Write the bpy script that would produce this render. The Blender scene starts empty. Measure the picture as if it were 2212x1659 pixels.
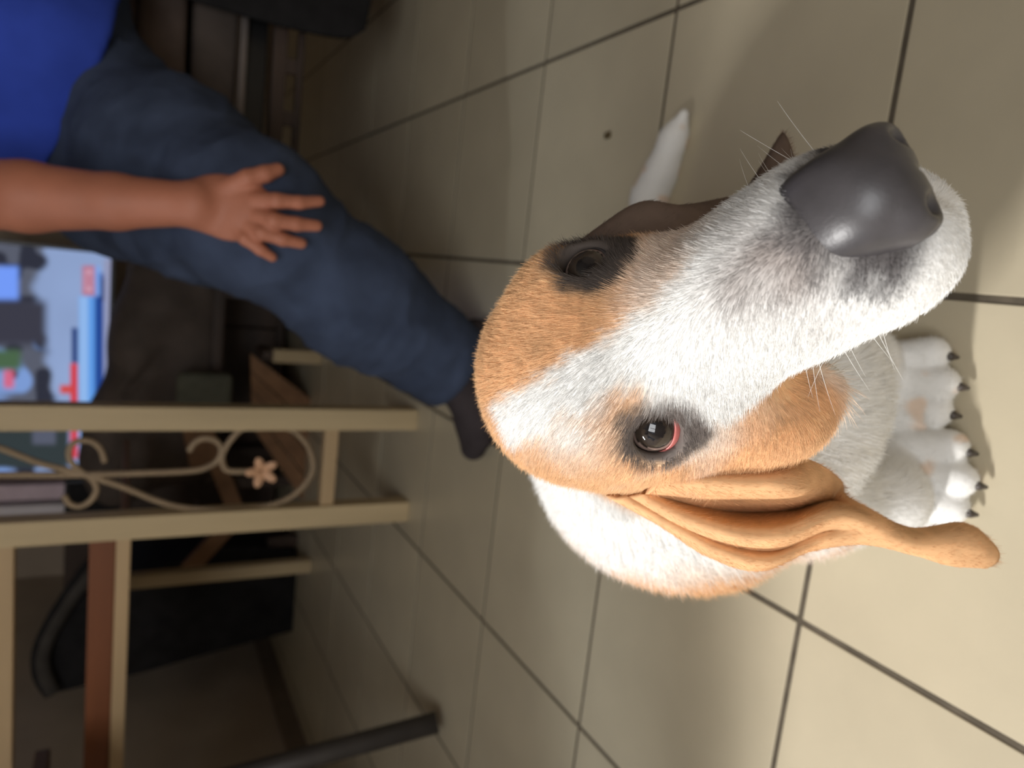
import bpy, bmesh, math, random
import numpy as np
from mathutils import Vector, Matrix

random.seed(7); np.random.seed(7)
scene = bpy.context.scene
COL = scene.collection

# ------------------------------------------------------------------ camera
FPX = 1552.85                       # focal length in pixels of the 2212 x 1659 frame
RM = np.array([[-0.46252629, -0.11103109, -0.87962579],      # image right
               [-0.18197522,  0.98289349, -0.02837958],      # image down
               [ 0.86772948,  0.14694380, -0.47481898]])     # view direction
HC = 0.59924
CAM = np.array([0.0, 0.0, HC])
cam = bpy.data.cameras.new('camera')
cam.sensor_fit = 'HORIZONTAL'; cam.sensor_width = 36.0
cam.lens = FPX / 2212 * 36.0
cam.clip_start = 0.02
cam.dof.use_dof = True
cam.dof.focus_distance = 0.315
cam.dof.aperture_fstop = cam.lens * 1e-3 / 0.0034
cam_o = bpy.data.objects.new('camera', cam); COL.objects.link(cam_o)
mw = Matrix.Identity(4)
for i in range(3):
    mw[i][0] = RM[0][i]; mw[i][1] = -RM[1][i]; mw[i][2] = -RM[2][i]; mw[i][3] = CAM[i]
cam_o.matrix_world = mw
scene.camera = cam_o

def ray(x, y): return RM.T @ np.array([(x - 1106) / FPX, (y - 829.5) / FPX, 1.0])
def P(x, y, d): return CAM + d * ray(x, y)
def AX(x, y, X):
    r = ray(x, y); return CAM + r * (X / r[0])
def FZ(x, y, z=0.0):
    r = ray(x, y); return CAM + r * ((z - HC) / r[2])
def PIX(p):
    q = (np.atleast_2d(p) - CAM) @ RM.T
    return 1106 + FPX * q[:, 0] / q[:, 2], 829.5 + FPX * q[:, 1] / q[:, 2]

# ------------------------------------------------------------------ world, lights, exposure
world = bpy.data.worlds.new('world'); scene.world = world
world.use_nodes = True
bg = world.node_tree.nodes['Background']
bg.inputs[0].default_value = (0.75, 0.85, 1.0, 1); bg.inputs[1].default_value = 0.30
scene.view_settings.view_transform = 'Standard'
scene.view_settings.look = 'None'
scene.view_settings.exposure = 0.08
scene.view_settings.gamma = 1.0
scene.view_settings.use_curve_mapping = False

def area_light(name, loc, target, sx, sy, power, color):
    L = bpy.data.lights.new(name, 'AREA'); L.shape = 'RECTANGLE'; L.size = sx; L.size_y = sy
    L.energy = power; L.color = color
    o = bpy.data.objects.new(name, L); COL.objects.link(o)
    o.location = loc
    d = Vector(target) - Vector(loc)
    o.rotation_euler = d.to_track_quat('-Z', 'Y').to_euler()
    return o
# daylight that falls in through the glazed door in the left wall and the window behind the camera
area_light('door_daylight', (0.05, 2.40, 1.95), (0.30, 0.10, 0.20), 0.06, 0.6, 104, (1.0, 0.98, 0.96))
area_light('window_daylight', (-1.25, 0.35, 1.60), (0.45, 0.05, 0.1), 1.1, 0.9, 26, (0.98, 0.99, 1.0))

# ------------------------------------------------------------------ materials
def srgb(r, g, b):
    f = lambda c: (c / 255 / 12.92) if c / 255 <= 0.04045 else ((c / 255 + 0.055) / 1.055) ** 2.4
    return (f(r), f(g), f(b), 1.0)

def mat(name, col, rough=0.6, spec=0.4, noise=0.0, scale=20.0, bump=0.0, bscale=200.0, metal=0.0, stretch=None, dark=None, sheen=0.0):
    m = bpy.data.materials.new(name); m.use_nodes = True
    nt = m.node_tree; b = nt.nodes['Principled BSDF']
    b.inputs['Roughness'].default_value = rough
    b.inputs['Specular IOR Level'].default_value = spec
    b.inputs['Metallic'].default_value = metal
    if sheen: b.inputs['Sheen Weight'].default_value = sheen
    b.inputs['Base Color'].default_value = col
    tc = nt.nodes.new('ShaderNodeTexCoord')
    mp = nt.nodes.new('ShaderNodeMapping'); nt.links.new(tc.outputs['Object'], mp.inputs[0])
    if stretch: mp.inputs['Scale'].default_value = stretch
    if noise or dark:
        n = nt.nodes.new('ShaderNodeTexNoise'); n.inputs['Scale'].default_value = scale; n.inputs['Detail'].default_value = 5
        nt.links.new(mp.outputs[0], n.inputs['Vector'])
        r = nt.nodes.new('ShaderNodeValToRGB')
        c2 = dark or tuple(c * (1 - noise) for c in col[:3]) + (1,)
        c1 = tuple(min(1, c * (1 + noise * .6)) for c in col[:3]) + (1,)
        r.color_ramp.elements[0].position = .3; r.color_ramp.elements[0].color = c2
        r.color_ramp.elements[1].position = .7; r.color_ramp.elements[1].color = c1
        nt.links.new(n.outputs['Fac'], r.inputs[0]); nt.links.new(r.outputs[0], b.inputs['Base Color'])
    if bump:
        n2 = nt.nodes.new('ShaderNodeTexNoise'); n2.inputs['Scale'].default_value = bscale; n2.inputs['Detail'].default_value = 3
        nt.links.new(mp.outputs[0], n2.inputs['Vector'])
        bp = nt.nodes.new('ShaderNodeBump'); bp.inputs['Strength'].default_value = bump; bp.inputs['Distance'].default_value = 0.002
        nt.links.new(n2.outputs['Fac'], bp.inputs['Height']); nt.links.new(bp.outputs[0], b.inputs['Normal'])
    return m

def attr_mat(name, attr, rough=0.7, spec=0.25, hair=False):
    m = bpy.data.materials.new(name); m.use_nodes = True
    nt = m.node_tree; b = nt.nodes['Principled BSDF']
    a = nt.nodes.new('ShaderNodeAttribute'); a.attribute_name = attr
    nt.links.new(a.outputs['Color'], b.inputs['Base Color'])
    b.inputs['Roughness'].default_value = rough; b.inputs['Specular IOR Level'].default_value = spec
    return m

M = {}
M['wall'] = mat('wall_paint', srgb(172, 158, 142), 0.9, 0.1, noise=.08, scale=6, bump=.2, bscale=90)
M['ceiling'] = mat('ceiling_paint', srgb(200, 195, 185), 0.9, 0.1, noise=.03)
M['grout'] = mat('grout', srgb(96, 88, 76), 0.9, 0.1, noise=.25, scale=60)
M['base'] = mat('baseboard_paint', srgb(128, 114, 100), 0.6, 0.3, noise=.1)
# glazed ceramic tile: colour differs a little from tile to tile
mt = mat('floor_tile', srgb(194, 183, 158), 0.33, 0.45, noise=.06, scale=9, bump=.06, bscale=350)
nt = mt.node_tree
oi = nt.nodes.new('ShaderNodeObjectInfo'); hs = nt.nodes.new('ShaderNodeHueSaturation')
mr = nt.nodes.new('ShaderNodeMapRange'); mr.inputs[3].default_value = .93; mr.inputs[4].default_value = 1.05
nt.links.new(oi.outputs['Random'], mr.inputs[0]); nt.links.new(mr.outputs[0], hs.inputs['Value'])
b_ = nt.nodes['Principled BSDF']; lk = b_.inputs['Base Color'].links[0]
src = lk.from_socket; nt.links.new(src, hs.inputs['Color']); nt.links.new(hs.outputs[0], b_.inputs['Base Color'])
M['tile'] = mt
M['pine'] = mat('pale_pine', srgb(190, 170, 134), 0.5, 0.35, noise=.16, scale=14, stretch=(1, 1, .12))
M['pine_h'] = mat('pale_pine_rail', srgb(182, 156, 120), 0.5, 0.35, noise=.16, scale=14, stretch=(1, .12, 1))
M['redwood'] = mat('red_brown_wood', srgb(120, 72, 45), 0.5, 0.35, noise=.3, scale=12, stretch=(1, .12, 1))
M['iron'] = mat('cream_wrought_iron', srgb(150, 130, 105), 0.55, 0.4, noise=.15, scale=40)
M['flower'] = mat('pale_pink_flower_metal', srgb(215, 170, 135), 0.5, 0.4, noise=.1)
M['denim'] = mat('blue_denim', srgb(64, 74, 96), 0.9, 0.15, noise=.28, scale=16, bump=.5, bscale=700)
M['shirt'] = mat('royal_blue_cotton', srgb(58, 82, 190), 0.95, 0.1, noise=.18, scale=10, bump=.5, bscale=600)
M['sock'] = mat('charcoal_sock', srgb(66, 60, 62), 0.95, 0.1, noise=.2, scale=30, bump=.5, bscale=500)
M['skin'] = mat('skin', srgb(172, 110, 86), 0.55, 0.35, noise=.10, scale=14, bump=.15, bscale=300)
M['hairm'] = mat('person_hair', srgb(45, 34, 28), 0.7, 0.3, noise=.4, scale=60)
M['blackfab'] = mat('black_fabric', srgb(38, 37, 38), 0.9, 0.15, noise=.3, scale=20, bump=.4, bscale=400)
M['greyfab'] = mat('dark_grey_piping', srgb(70, 66, 62), 0.8, 0.2, noise=.2)
M['brownfab'] = mat('dark_brown_upholstery', srgb(88, 78, 72), 0.75, 0.25, noise=.25, scale=12, bump=.4, bscale=250)
M['sofafab'] = mat('brown_sofa_cloth', srgb(108, 94, 88), 0.9, 0.15, noise=.25, scale=14, bump=.4, bscale=300)
M['darkwood'] = mat('dark_wood', srgb(70, 56, 48), 0.5, 0.35, noise=.35, scale=16, stretch=(1, .2, 1))
M['midwood'] = mat('brown_wood', srgb(142, 106, 76), 0.6, 0.3, noise=.25, scale=14, stretch=(.3, 1, 1))
M['steel'] = mat('dull_steel', srgb(120, 112, 108), 0.45, 0.5, metal=.6, noise=.1)
M['darkmetal'] = mat('dark_grey_metal', srgb(58, 54, 52), 0.5, 0.4, noise=.2)
M['plastic'] = mat('black_plastic', srgb(16, 16, 18), 0.35, 0.5)
M['greycush'] = mat('grey_green_cushion', srgb(96, 96, 84), 0.9, 0.1, noise=.2)
M['linen'] = mat('pale_pink_linen', srgb(225, 205, 215), 0.95, 0.1, noise=.1, scale=30)
M['paper'] = mat('white_paper', srgb(228, 222, 226), 0.9, 0.1, noise=.05)
M['frame'] = mat('white_door_frame', srgb(215, 212, 205), 0.5, 0.4)
M['crumb'] = mat('crumb', srgb(92, 78, 55), 0.9, 0.1)
gl = bpy.data.materials.new('clear_glass'); gl.use_nodes = True
g_nt = gl.node_tree; g_nt.nodes.clear()
go = g_nt.nodes.new('ShaderNodeOutputMaterial'); gt = g_nt.nodes.new('ShaderNodeBsdfTransparent'); gg = g_nt.nodes.new('ShaderNodeBsdfGlossy')
gg.inputs['Roughness'].default_value = .02; gm = g_nt.nodes.new('ShaderNodeMixShader'); gm.inputs[0].default_value = .06
g_nt.links.new(gt.outputs[0], gm.inputs[1]); g_nt.links.new(gg.outputs[0], gm.inputs[2]); g_nt.links.new(gm.outputs[0], go.inputs[0])
M['glass'] = gl
tg = gl.copy(); tg.name = 'dimming_glass'  # lets less daylight through the added side pane
for nn_ in tg.node_tree.nodes:
    if nn_.type == 'BSDF_TRANSPARENT': nn_.inputs[0].default_value = (.42, .44, .46, 1)
M['dimming'] = tg
M['coat'] = attr_mat('dog_skin_and_undercoat', 'coat', 0.85, 0.12)
M['strand'] = attr_mat('dog_fur_strand', 'coat', 0.6, 0.2)
M['nose'] = mat('wet_black_nose', srgb(70, 67, 69), 0.38, 0.5, noise=.2, scale=60, bump=.05, bscale=700)
M['eyeball'] = attr_mat('dog_eye', 'eye', 0.06, 0.6)
M['haw'] = mat('pink_third_eyelid', srgb(196, 112, 106), 0.3, 0.5, noise=.12, scale=200)
M['lid'] = mat('dark_eyelid_skin', srgb(62, 58, 58), 0.4, 0.4, noise=.2, scale=200)
M['claw'] = mat('dark_claw', srgb(70, 62, 56), 0.35, 0.5, noise=.2, scale=100)

# ------------------------------------------------------------------ object helpers
def tag(o, label=None, cat=None, group=None, kind=None):
    if label: o['label'] = label
    if cat: o['category'] = cat
    if group: o['group'] = group
    if kind: o['kind'] = kind
    return o

def empty(name, loc, label, cat, group=None):
    o = bpy.data.objects.new(name, None); COL.objects.link(o); o.location = loc
    o.empty_display_size = .05
    return tag(o, label, cat, group)

def link_mesh(name, me, m, parent=None):
    o = bpy.data.objects.new(name, me); COL.objects.link(o)
    if m: me.materials.append(m)
    if parent is not None:
        o.parent = parent
        pl = parent.matrix_world.translation if parent.parent is None else None
        # parents here are never rotated or scaled: keep world coordinates
        off = Vector(parent.location)
        p = parent.parent
        while p is not None:
            off += p.location; p = p.parent
        o.location = -off
    return o

def mesh_pydata(name, verts, faces, m, parent=None, smooth=False):
    me = bpy.data.meshes.new(name)
    me.from_pydata([tuple(map(float, v)) for v in verts], [], [tuple(map(int, f)) for f in faces])
    if smooth: me.polygons.foreach_set('use_smooth', [True] * len(me.polygons))
    me.update()
    return link_mesh(name, me, m, parent)

def bm_obj(name, bm, m, parent=None, smooth=False):
    me = bpy.data.meshes.new(name); bm.to_mesh(me); bm.free()
    if smooth: me.polygons.foreach_set('use_smooth', [True] * len(me.polygons))
    return link_mesh(name, me, m, parent)

def box_bm(x0, x1, y0, y1, z0, z1, bev=0.0, seg=2):
    bm = bmesh.new()
    bmesh.ops.create_cube(bm, size=1)
    for v in bm.verts:
        v.co = Vector((x0 if v.co.x < 0 else x1, y0 if v.co.y < 0 else y1, z0 if v.co.z < 0 else z1))
    if bev: bmesh.ops.bevel(bm, geom=bm.edges[:], offset=bev, segments=seg, affect='EDGES', profile=.6)
    return bm
def box(name, x0, x1, y0, y1, z0, z1, m, parent=None, bev=0.003):
    return bm_obj(name, box_bm(x0, x1, y0, y1, z0, z1, bev), m, parent)

def bar_bm(p, q, w, t, up=(1, 0, 0), bev=.003):
    """rectangular bar from p to q, w wide across, t thick along 'up'"""
    p = Vector(p); q = Vector(q); d = (q - p); L = d.length; d.normalize()
    u = Vector(up); u = (u - d * u.dot(d)).normalized(); s = d.cross(u)
    bm = box_bm(-w / 2, w / 2, -t / 2, t / 2, 0, L, bev)
    for v in bm.verts:
        c = v.co.copy(); v.co = p + s * c.x + u * c.y + d * c.z
    bmesh.ops.recalc_face_normals(bm, faces=bm.faces[:])
    return bm
def bar(name, p, q, w, t, m, parent=None, up=(1, 0, 0), bev=.003):
    return bm_obj(name, bar_bm(p, q, w, t, up, bev), m, parent)

def tube_data(pts, rad, n=10, closed_ends=True):
    pts = [np.array(p, float) for p in pts]; k = len(pts)
    rad = rad if hasattr(rad, '__len__') else [rad] * k
    V = []; F = []
    ref = None
    for i in range(k):
        t = pts[min(i + 1, k - 1)] - pts[max(i - 1, 0)]; t /= (np.linalg.norm(t) + 1e-12)
        if ref is None:
            ref = np.array([0, 0, 1.0]) if abs(t[2]) < .8 else np.array([1.0, 0, 0])
        u = ref - t * (ref @ t); u /= np.linalg.norm(u); ref = u
        w = np.cross(t, u)
        for j in range(n):
            a = 2 * math.pi * j / n
            V.append(pts[i] + rad[i] * (math.cos(a) * u + math.sin(a) * w))
    for i in range(k - 1):
        for j in range(n):
            F.append((i * n + j, i * n + (j + 1) % n, (i + 1) * n + (j + 1) % n, (i + 1) * n + j))
    if closed_ends:
        F.append(tuple(range(n))[::-1]); F.append(tuple((k - 1) * n + j for j in range(n)))
    return V, F
def tube(name, pts, rad, m, parent=None, n=10):
    V, F = tube_data(pts, rad, n); return mesh_pydata(name, V, F, m, parent, True)

def smooth_path(ctrl, sub=8):
    ctrl = np.array(ctrl, float); out = []
    for i in range(len(ctrl) - 1):
        p0 = ctrl[max(i - 1, 0)]; p1 = ctrl[i]; p2 = ctrl[i + 1]; p3 = ctrl[min(i + 2, len(ctrl) - 1)]
        for s in range(sub):
            t = s / sub
            out.append(.5 * ((2 * p1) + (-p0 + p2) * t + (2 * p0 - 5 * p1 + 4 * p2 - p3) * t * t + (-p0 + 3 * p1 - 3 * p2 + p3) * t ** 3))
    out.append(ctrl[-1]); return np.array(out)

# ------------------------------------------------------------------ signed distance modelling
class Field:
    def __init__(self, lo, hi, h):
        self.lo = np.array(lo, float); self.h = h
        self.n = np.ceil((np.array(hi) - self.lo) / h).astype(int) + 1
        self.d = np.full(self.n, 1.0, np.float32)
        self.ax = [(self.lo[i] + h * np.arange(self.n[i])).astype(np.float32) for i in range(3)]
    def block(self, lo, hi):
        s = []
        for i in range(3):
            a = int(max(0, math.floor((lo[i] - self.lo[i]) / self.h))); b = int(min(self.n[i], math.ceil((hi[i] - self.lo[i]) / self.h) + 1))
            if b <= a: return None, None
            s.append(slice(a, b))
        g = np.meshgrid(self.ax[0][s[0]], self.ax[1][s[1]], self.ax[2][s[2]], indexing='ij')
        return tuple(s), np.stack(g, -1)
    def put(self, s, d, k, op):
        c = self.d[s]
        if op == 'u':
            h = np.maximum(k - np.abs(c - d), 0) / k; self.d[s] = np.minimum(c, d) - h * h * k * .25
        else:
            h = np.maximum(k - np.abs(c + d), 0) / k; self.d[s] = np.maximum(c, -d) + h * h * k * .25
    def ell(self, c, r, axes=None, k=.02, op='u'):
        c = np.array(c, float); r = np.array(r, float)
        A = np.eye(3) if axes is None else np.array(axes, float)
        m = r.max() + k + 3 * self.h
        s, p = self.block(c - m, c + m)
        if s is None: return
        q = (p - c.astype(np.float32)) @ A.T.astype(np.float32)
        k0 = np.sqrt(((q / r) ** 2).sum(-1)); k1 = np.sqrt(((q / r ** 2) ** 2).sum(-1)) + 1e-9
        self.put(s, (k0 * (k0 - 1) / k1).astype(np.float32), k, op)
    def cone(self, a, b, ra, rb, k=.02, op='u'):
        a = np.array(a, float); b = np.array(b, float); m = max(ra, rb) + k + 3 * self.h
        s, p = self.block(np.minimum(a, b) - m, np.maximum(a, b) + m)
        if s is None: return
        ab = b - a; t = np.clip(((p - a) @ ab) / (ab @ ab + 1e-12), 0, 1)
        d = np.sqrt(((p - a - t[..., None] * ab) ** 2).sum(-1)) - (ra + (rb - ra) * t)
        self.put(s, d.astype(np.float32), k, op)
    def chain(self, pts, rs, k=.02):
        for i in range(len(pts) - 1): self.cone(pts[i], pts[i + 1], rs[i], rs[i + 1], k)
    def torus(self, c, axis, R, r, k=.01):
        c = np.array(c, float); axis = np.array(axis, float); axis /= np.linalg.norm(axis)
        m = R + r + k + 3 * self.h
        s, p = self.block(c - m, c + m); q = p - c
        z = q @ axis; rr = np.sqrt(np.maximum((q ** 2).sum(-1) - z * z, 0))
        self.put(s, (np.sqrt((rr - R) ** 2 + z * z) - r).astype(np.float32), k, 'u')
    def half(self, p0, nrm, k=.004):
        """cut away everything on the side nrm points to"""
        nrm = np.array(nrm, float); nrm /= np.linalg.norm(nrm)
        s, p = self.block(self.lo - 1, self.lo + self.n * self.h + 1)
        d = ((p - np.array(p0)) @ nrm).astype(np.float32)
        c = self.d; h = np.maximum(k - np.abs(c - d), 0) / k
        self.d = np.maximum(c, d) + h * h * k * .25
    def mesh(self):
        d = self.d; n = self.n; sgn = d < 0
        c = np.zeros(n - 1, np.int8)
        corners = [(i, j, k) for i in (0, 1) for j in (0, 1) for k in (0, 1)]
        for i, j, k in corners: c += sgn[i:n[0] - 1 + i, j:n[1] - 1 + j, k:n[2] - 1 + k]
        act = (c > 0) & (c < 8); idx = np.argwhere(act)
        vid = np.full(n - 1, -1, np.int64); vid[act] = np.arange(len(idx))
        vals = np.stack([d[idx[:, 0] + i, idx[:, 1] + j, idx[:, 2] + k] for i, j, k in corners], 1).astype(float)
        acc = np.zeros((len(idx), 3)); cnt = np.zeros(len(idx))
        for a in range(8):
            for b in range(a + 1, 8):
                pa = np.array(corners[a]); pb = np.array(corners[b])
                if np.abs(pa - pb).sum() != 1: continue
                va = vals[:, a]; vb = vals[:, b]; cr = (va < 0) != (vb < 0)
                t = np.where(cr, va / np.where(cr, va - vb, 1), 0)
                acc += np.where(cr[:, None], pa + t[:, None] * (pb - pa), 0); cnt += cr
        V = self.lo + self.h * (idx + acc / cnt[:, None])
        Fs = []
        for ax in range(3):
            o1, o2 = (ax + 1) % 3, (ax + 2) % 3
            sl0 = [slice(1, n[i] - 1) for i in range(3)]; sl1 = list(sl0)
            sl0[ax] = slice(0, n[ax] - 1); sl1[ax] = slice(1, n[ax])
            s0 = sgn[tuple(sl0)]; s1 = sgn[tuple(sl1)]
            e = np.argwhere(s0 != s1); flip = s0[tuple(e.T)]
            e = e.copy(); e[:, o1] += 1; e[:, o2] += 1
            def at(d1, d2):
                q = e.copy(); q[:, o1] -= d1; q[:, o2] -= d2; return vid[tuple(q.T)]
            f = np.stack([at(0, 0), at(1, 0), at(1, 1), at(0, 1)], 1)
            f[~flip] = f[~flip][:, ::-1]; Fs.append(f)
        return V, np.concatenate(Fs)
    def obj(self, name, m, parent=None, relax=1):
        V, F = self.mesh(); V = relax_mesh(V, F, relax)
        return mesh_np(name, V, F, m, parent), V, F

def relax_mesh(V, F, it=1, lam=.5):
    for _ in range(it):
        s = np.zeros_like(V); c = np.zeros(len(V))
        for a in range(4):
            b = (a + 1) % 4
            np.add.at(s, F[:, a], V[F[:, b]]); np.add.at(s, F[:, b], V[F[:, a]])
            np.add.at(c, F[:, a], 1); np.add.at(c, F[:, b], 1)
        V = V + lam * (s / np.maximum(c, 1)[:, None] - V)
    return V

def mesh_np(name, V, F, m, parent=None):
    me = bpy.data.meshes.new(name)
    me.vertices.add(len(V)); me.vertices.foreach_set('co', V.astype(np.float32).ravel())
    k = F.shape[1]
    me.loops.add(F.size); me.loops.foreach_set('vertex_index', F.astype(np.int32).ravel())
    me.polygons.add(len(F)); me.polygons.foreach_set('loop_start', np.arange(0, F.size, k, dtype=np.int32))
    me.polygons.foreach_set('loop_total', np.full(len(F), k, np.int32))
    me.polygons.foreach_set('use_smooth', np.ones(len(F), bool))
    me.update(calc_edges=True); me.validate()
    return link_mesh(name, me, m, parent)

def normals_of(V, F):
    n = np.cross(V[F[:, 2]] - V[F[:, 0]], V[F[:, 3 if F.shape[1] == 4 else 1]] - V[F[:, 1 if F.shape[1] == 4 else 0]])
    if F.shape[1] == 3: n = np.cross(V[F[:, 1]] - V[F[:, 0]], V[F[:, 2]] - V[F[:, 0]])
    N = np.zeros_like(V)
    for a in range(F.shape[1]): np.add.at(N, F[:, a], n)
    return N / (np.linalg.norm(N, axis=1)[:, None] + 1e-12)

# smooth value noise on points
_tab = np.random.RandomState(3).rand(64, 64, 64).astype(np.float32)
def vnoise(p, scale):
    q = np.asarray(p) * scale + 100.0; i = np.floor(q).astype(int); f = q - i; f = f * f * (3 - 2 * f)
    r = 0
    for a in (0, 1):
        for b in (0, 1):
            for c in (0, 1):
                w = (f[..., 0] if a else 1 - f[..., 0]) * (f[..., 1] if b else 1 - f[..., 1]) * (f[..., 2] if c else 1 - f[..., 2])
                r = r + w * _tab[(i[..., 0] + a) % 64, (i[..., 1] + b) % 64, (i[..., 2] + c) % 64]
    return r
def sstep(a, b, x):
    t = np.clip((x - a) / (b - a), 0, 1); return t * t * (3 - 2 * t)

# ================================================================== THE ROOM
TILE = 0.33; OX = 0.35365 * TILE; OY = -2.07412 * TILE     # tile grid: A lines along x, B lines along y
X0, X1, Y0, Y1, ZC = -1.0, 3.95, -2.35, 1.70, 2.45
floor = box('floor', X0 - .1, X1 + .1, Y0 - .1, Y1 + .1, -.10, -.0013, M['grout'], None, 0)
tag(floor, 'beige square ceramic tile floor with dark grout lines', None, None, 'structure')
g = .0065
tb = box_bm(-TILE / 2 + g / 2, TILE / 2 - g / 2, -TILE / 2 + g / 2, TILE / 2 - g / 2, -.009, 0, .0010, 2)
tile_me = bpy.data.meshes.new('floor_tile'); tb.to_mesh(tile_me); tb.free(); tile_me.materials.append(M['tile'])
tile_me.polygons.foreach_set('use_smooth', [False] * len(tile_me.polygons))
for i in range(-6, 12):
    for j in range(-5, 8):
        x = i * TILE + OX + TILE / 2; y = j * TILE + OY + TILE / 2
        if x - TILE / 2 < X0 - .2 or x > X1 + .12 or y - TILE / 2 < Y0 - .2 or y > Y1 + .12: continue
        o = bpy.data.objects.new('floor_tile', tile_me); COL.objects.link(o); o.parent = floor
        o.location = (x, y, 0)

def wall(name, parts):
    bm = bmesh.new()
    for x0, x1, y0, y1, z0, z1 in parts:
        b2 = box_bm(x0, x1, y0, y1, z0, z1); me = bpy.data.meshes.new('t'); b2.to_mesh(me); b2.free(); bm.from_mesh(me); bpy.data.meshes.remove(me)
    o = bm_obj(name, bm, M['wall']); tag(o, None, None, None, 'structure'); return o
DX0, DX1 = -1.05, 0.36            # glazed door opening in the left wall
wall('wall_left', [(X0 - .1, DX0, Y1, Y1 + .1, 0, ZC), (DX1, X1 + .1, Y1, Y1 + .1, 0, ZC), (DX0, DX1, Y1, Y1 + .1, 2.15, ZC)])
wall('wall_right', [(X0 - .1, X1 + .1, Y0 - .1, Y0, 0, ZC)])
wall('wall_far', [(X1, X1 + .1, Y0, Y1, 0, ZC)])
WY0, WY1 = -.35, 1.05
wall('wall_back', [(X0 - .1, X0, Y0, WY0, 0, ZC), (X0 - .1, X0, WY1, Y1, 0, ZC), (X0 - .1, X0, WY0, WY1, 0, 1.0), (X0 - .1, X0, WY0, WY1, 2.2, ZC)])
c = box('ceiling', X0 - .1, X1 + .1, Y0 - .1, Y1 + .1, ZC, ZC + .1, M['ceiling'], None, 0); tag(c, None, None, None, 'structure')
b1 = box('baseboard_left', DX1 + .06, X1, Y1 - .014, Y1, 0, .07, M['base']); tag(b1, None, None, None, 'structure')
b1 = box('baseboard_far', X1 - .014, X1, Y0, Y1 - .014, 0, .07, M['base']); tag(b1, None, None, None, 'structure')
# glazed door frame: two leaves and an added unseen side pane that dims the daylight
dr = box('door_1', DX0, DX1, Y1 + .02, Y1 + .08, 2.08, 2.15, M['frame'], None, .004); tag(dr, 'white glazed double door in the left wall', None, None, 'structure')
for x, hw_ in ((DX0 + .03, .03), (-.40, .03), (.221, .022)):
    box('door_stile', x - hw_, x + hw_, Y1 + .02, Y1 + .08, 0, 2.08, M['frame'], dr, .004)
for xa, xb in ((DX0 + .06, -.43), (-.37, .199), (.243, DX1)):
    box('bottom_rail', xa, xb, Y1 + .03, Y1 + .07, 0, .12, M['frame'], dr, .004)
    box('door_pane', xa, xb, Y1 + .047, Y1 + .053, .12, 2.08, M['dimming'] if xa > .2 else M['glass'], dr, 0)
wn = box('window_1', X0 - .08, X0 - .03, WY0, WY1, 1.0, 1.05, M['frame'], None, .004); tag(wn, 'white framed window behind the camera', None, None, 'structure')
box('window_rail', X0 - .08, X0 - .03, WY0, WY1, 2.15, 2.2, M['frame'], wn, .004)
for y in (WY0 + .025, (WY0 + WY1) / 2, WY1 - .025):
    box('window_stile', X0 - .08, X0 - .03, y - .025, y + .025, 1.05, 2.15, M['frame'], wn, .004)
for ya, yb in ((WY0 + .05, (WY0 + WY1) / 2 - .025), ((WY0 + WY1) / 2 + .025, WY1 - .05)):
    box('window_pane', X0 - .058, X0 - .052, ya, yb, 1.05, 2.15, M['glass'], wn, 0)

# ================================================================== THE DOG
EL = P(1270, 572, .342); ER = P(1412, 925, .327)
HM = (EL + ER) / 2; hl = EL - ER; hl /= np.linalg.norm(hl)
ha = P(1930, 405, .222) - HM; ha -= hl * (ha @ hl); ha /= np.linalg.norm(ha)
hn = np.cross(ha, hl)
HA = np.array([ha, hl, hn])                     # head frame: forward, dog's left, up
def hd(a, l, n): return HM + .01 * (a * ha + l * hl + n * hn)
def hloc(p): return (p - HM) @ HA.T * 100.0

dog = empty('dog', (0.42, 0.06, 0), 'tan and white hound sitting on the tiles and looking up', 'dog')
DF = Field((.10, -.30, -.004), (.90, .30, .50), .0030)
# --- body, sitting
DF.cone((.40, .085, .255), (.49, .09, .205), .088, .092, .05)       # chest and shoulders
DF.cone((.49, .09, .205), (.62, .07, .105), .092, .098, .06)       # back to rump
DF.ell((.42, .165, .215), (.095, .058, .085), None, .05)           # right shoulder
DF.ell((.43, .015, .19), (.08, .05, .08), None, .05)
DF.ell((.345, .065, .20), (.06, .085, .09), None, .05)             # breast
DF.ell((.60, .14, .095), (.115, .055, .095), None, .04)            # haunches
DF.ell((.58, -.015, .080), (.10, .045, .075), None, .04)
DF.chain([(.57, .165, .05), (.49, .185, .025), (.45, .185, .02)], [.04, .03, .026], .03)
DF.chain([(.57, -.03, .05), (.50, -.035, .025), (.46, -.03, .02)], [.036, .028, .025], .03)
# front legs and paws
pr = FZ(1990, 1010); pl = FZ(1965, 830)
def fleg(sh, el, wr, paw, toe_dir):
    DF.chain([sh, el, wr], [.045, .034, .027], .03)
    DF.cone(wr, paw, .028, .0285, .015)
    td = np.array(toe_dir, float); td /= np.linalg.norm(td); sd = np.array([-td[1], td[0], 0])
    tips = []
    for k, (s, f) in enumerate(((-.026, .030), (-.009, .044), (.009, .044), (.026, .030))):
        t0 = np.array(paw) + sd * s * .85 + td * .004; t1 = np.array(paw) + sd * s * 1.30 + td * (f + .004)
        t0[2] = .022; t1[2] = .0155
        DF.cone(t0, t1, .0150, .0140, .0035); tips.append((t1, td, sd))
    return tips
toesR = fleg((.40, .150, .19), (.365, .150, .12), (.345, .142, .055), (pr[0] + .008, pr[1] + .004, .026), (-1, .10, 0))
toesL = fleg((.41, .02, .17), (.40, .03, .11), (.395, .035, .055), (pl[0] + .012, pl[1] + .002, .026), (-1, .05, 0))
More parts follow.
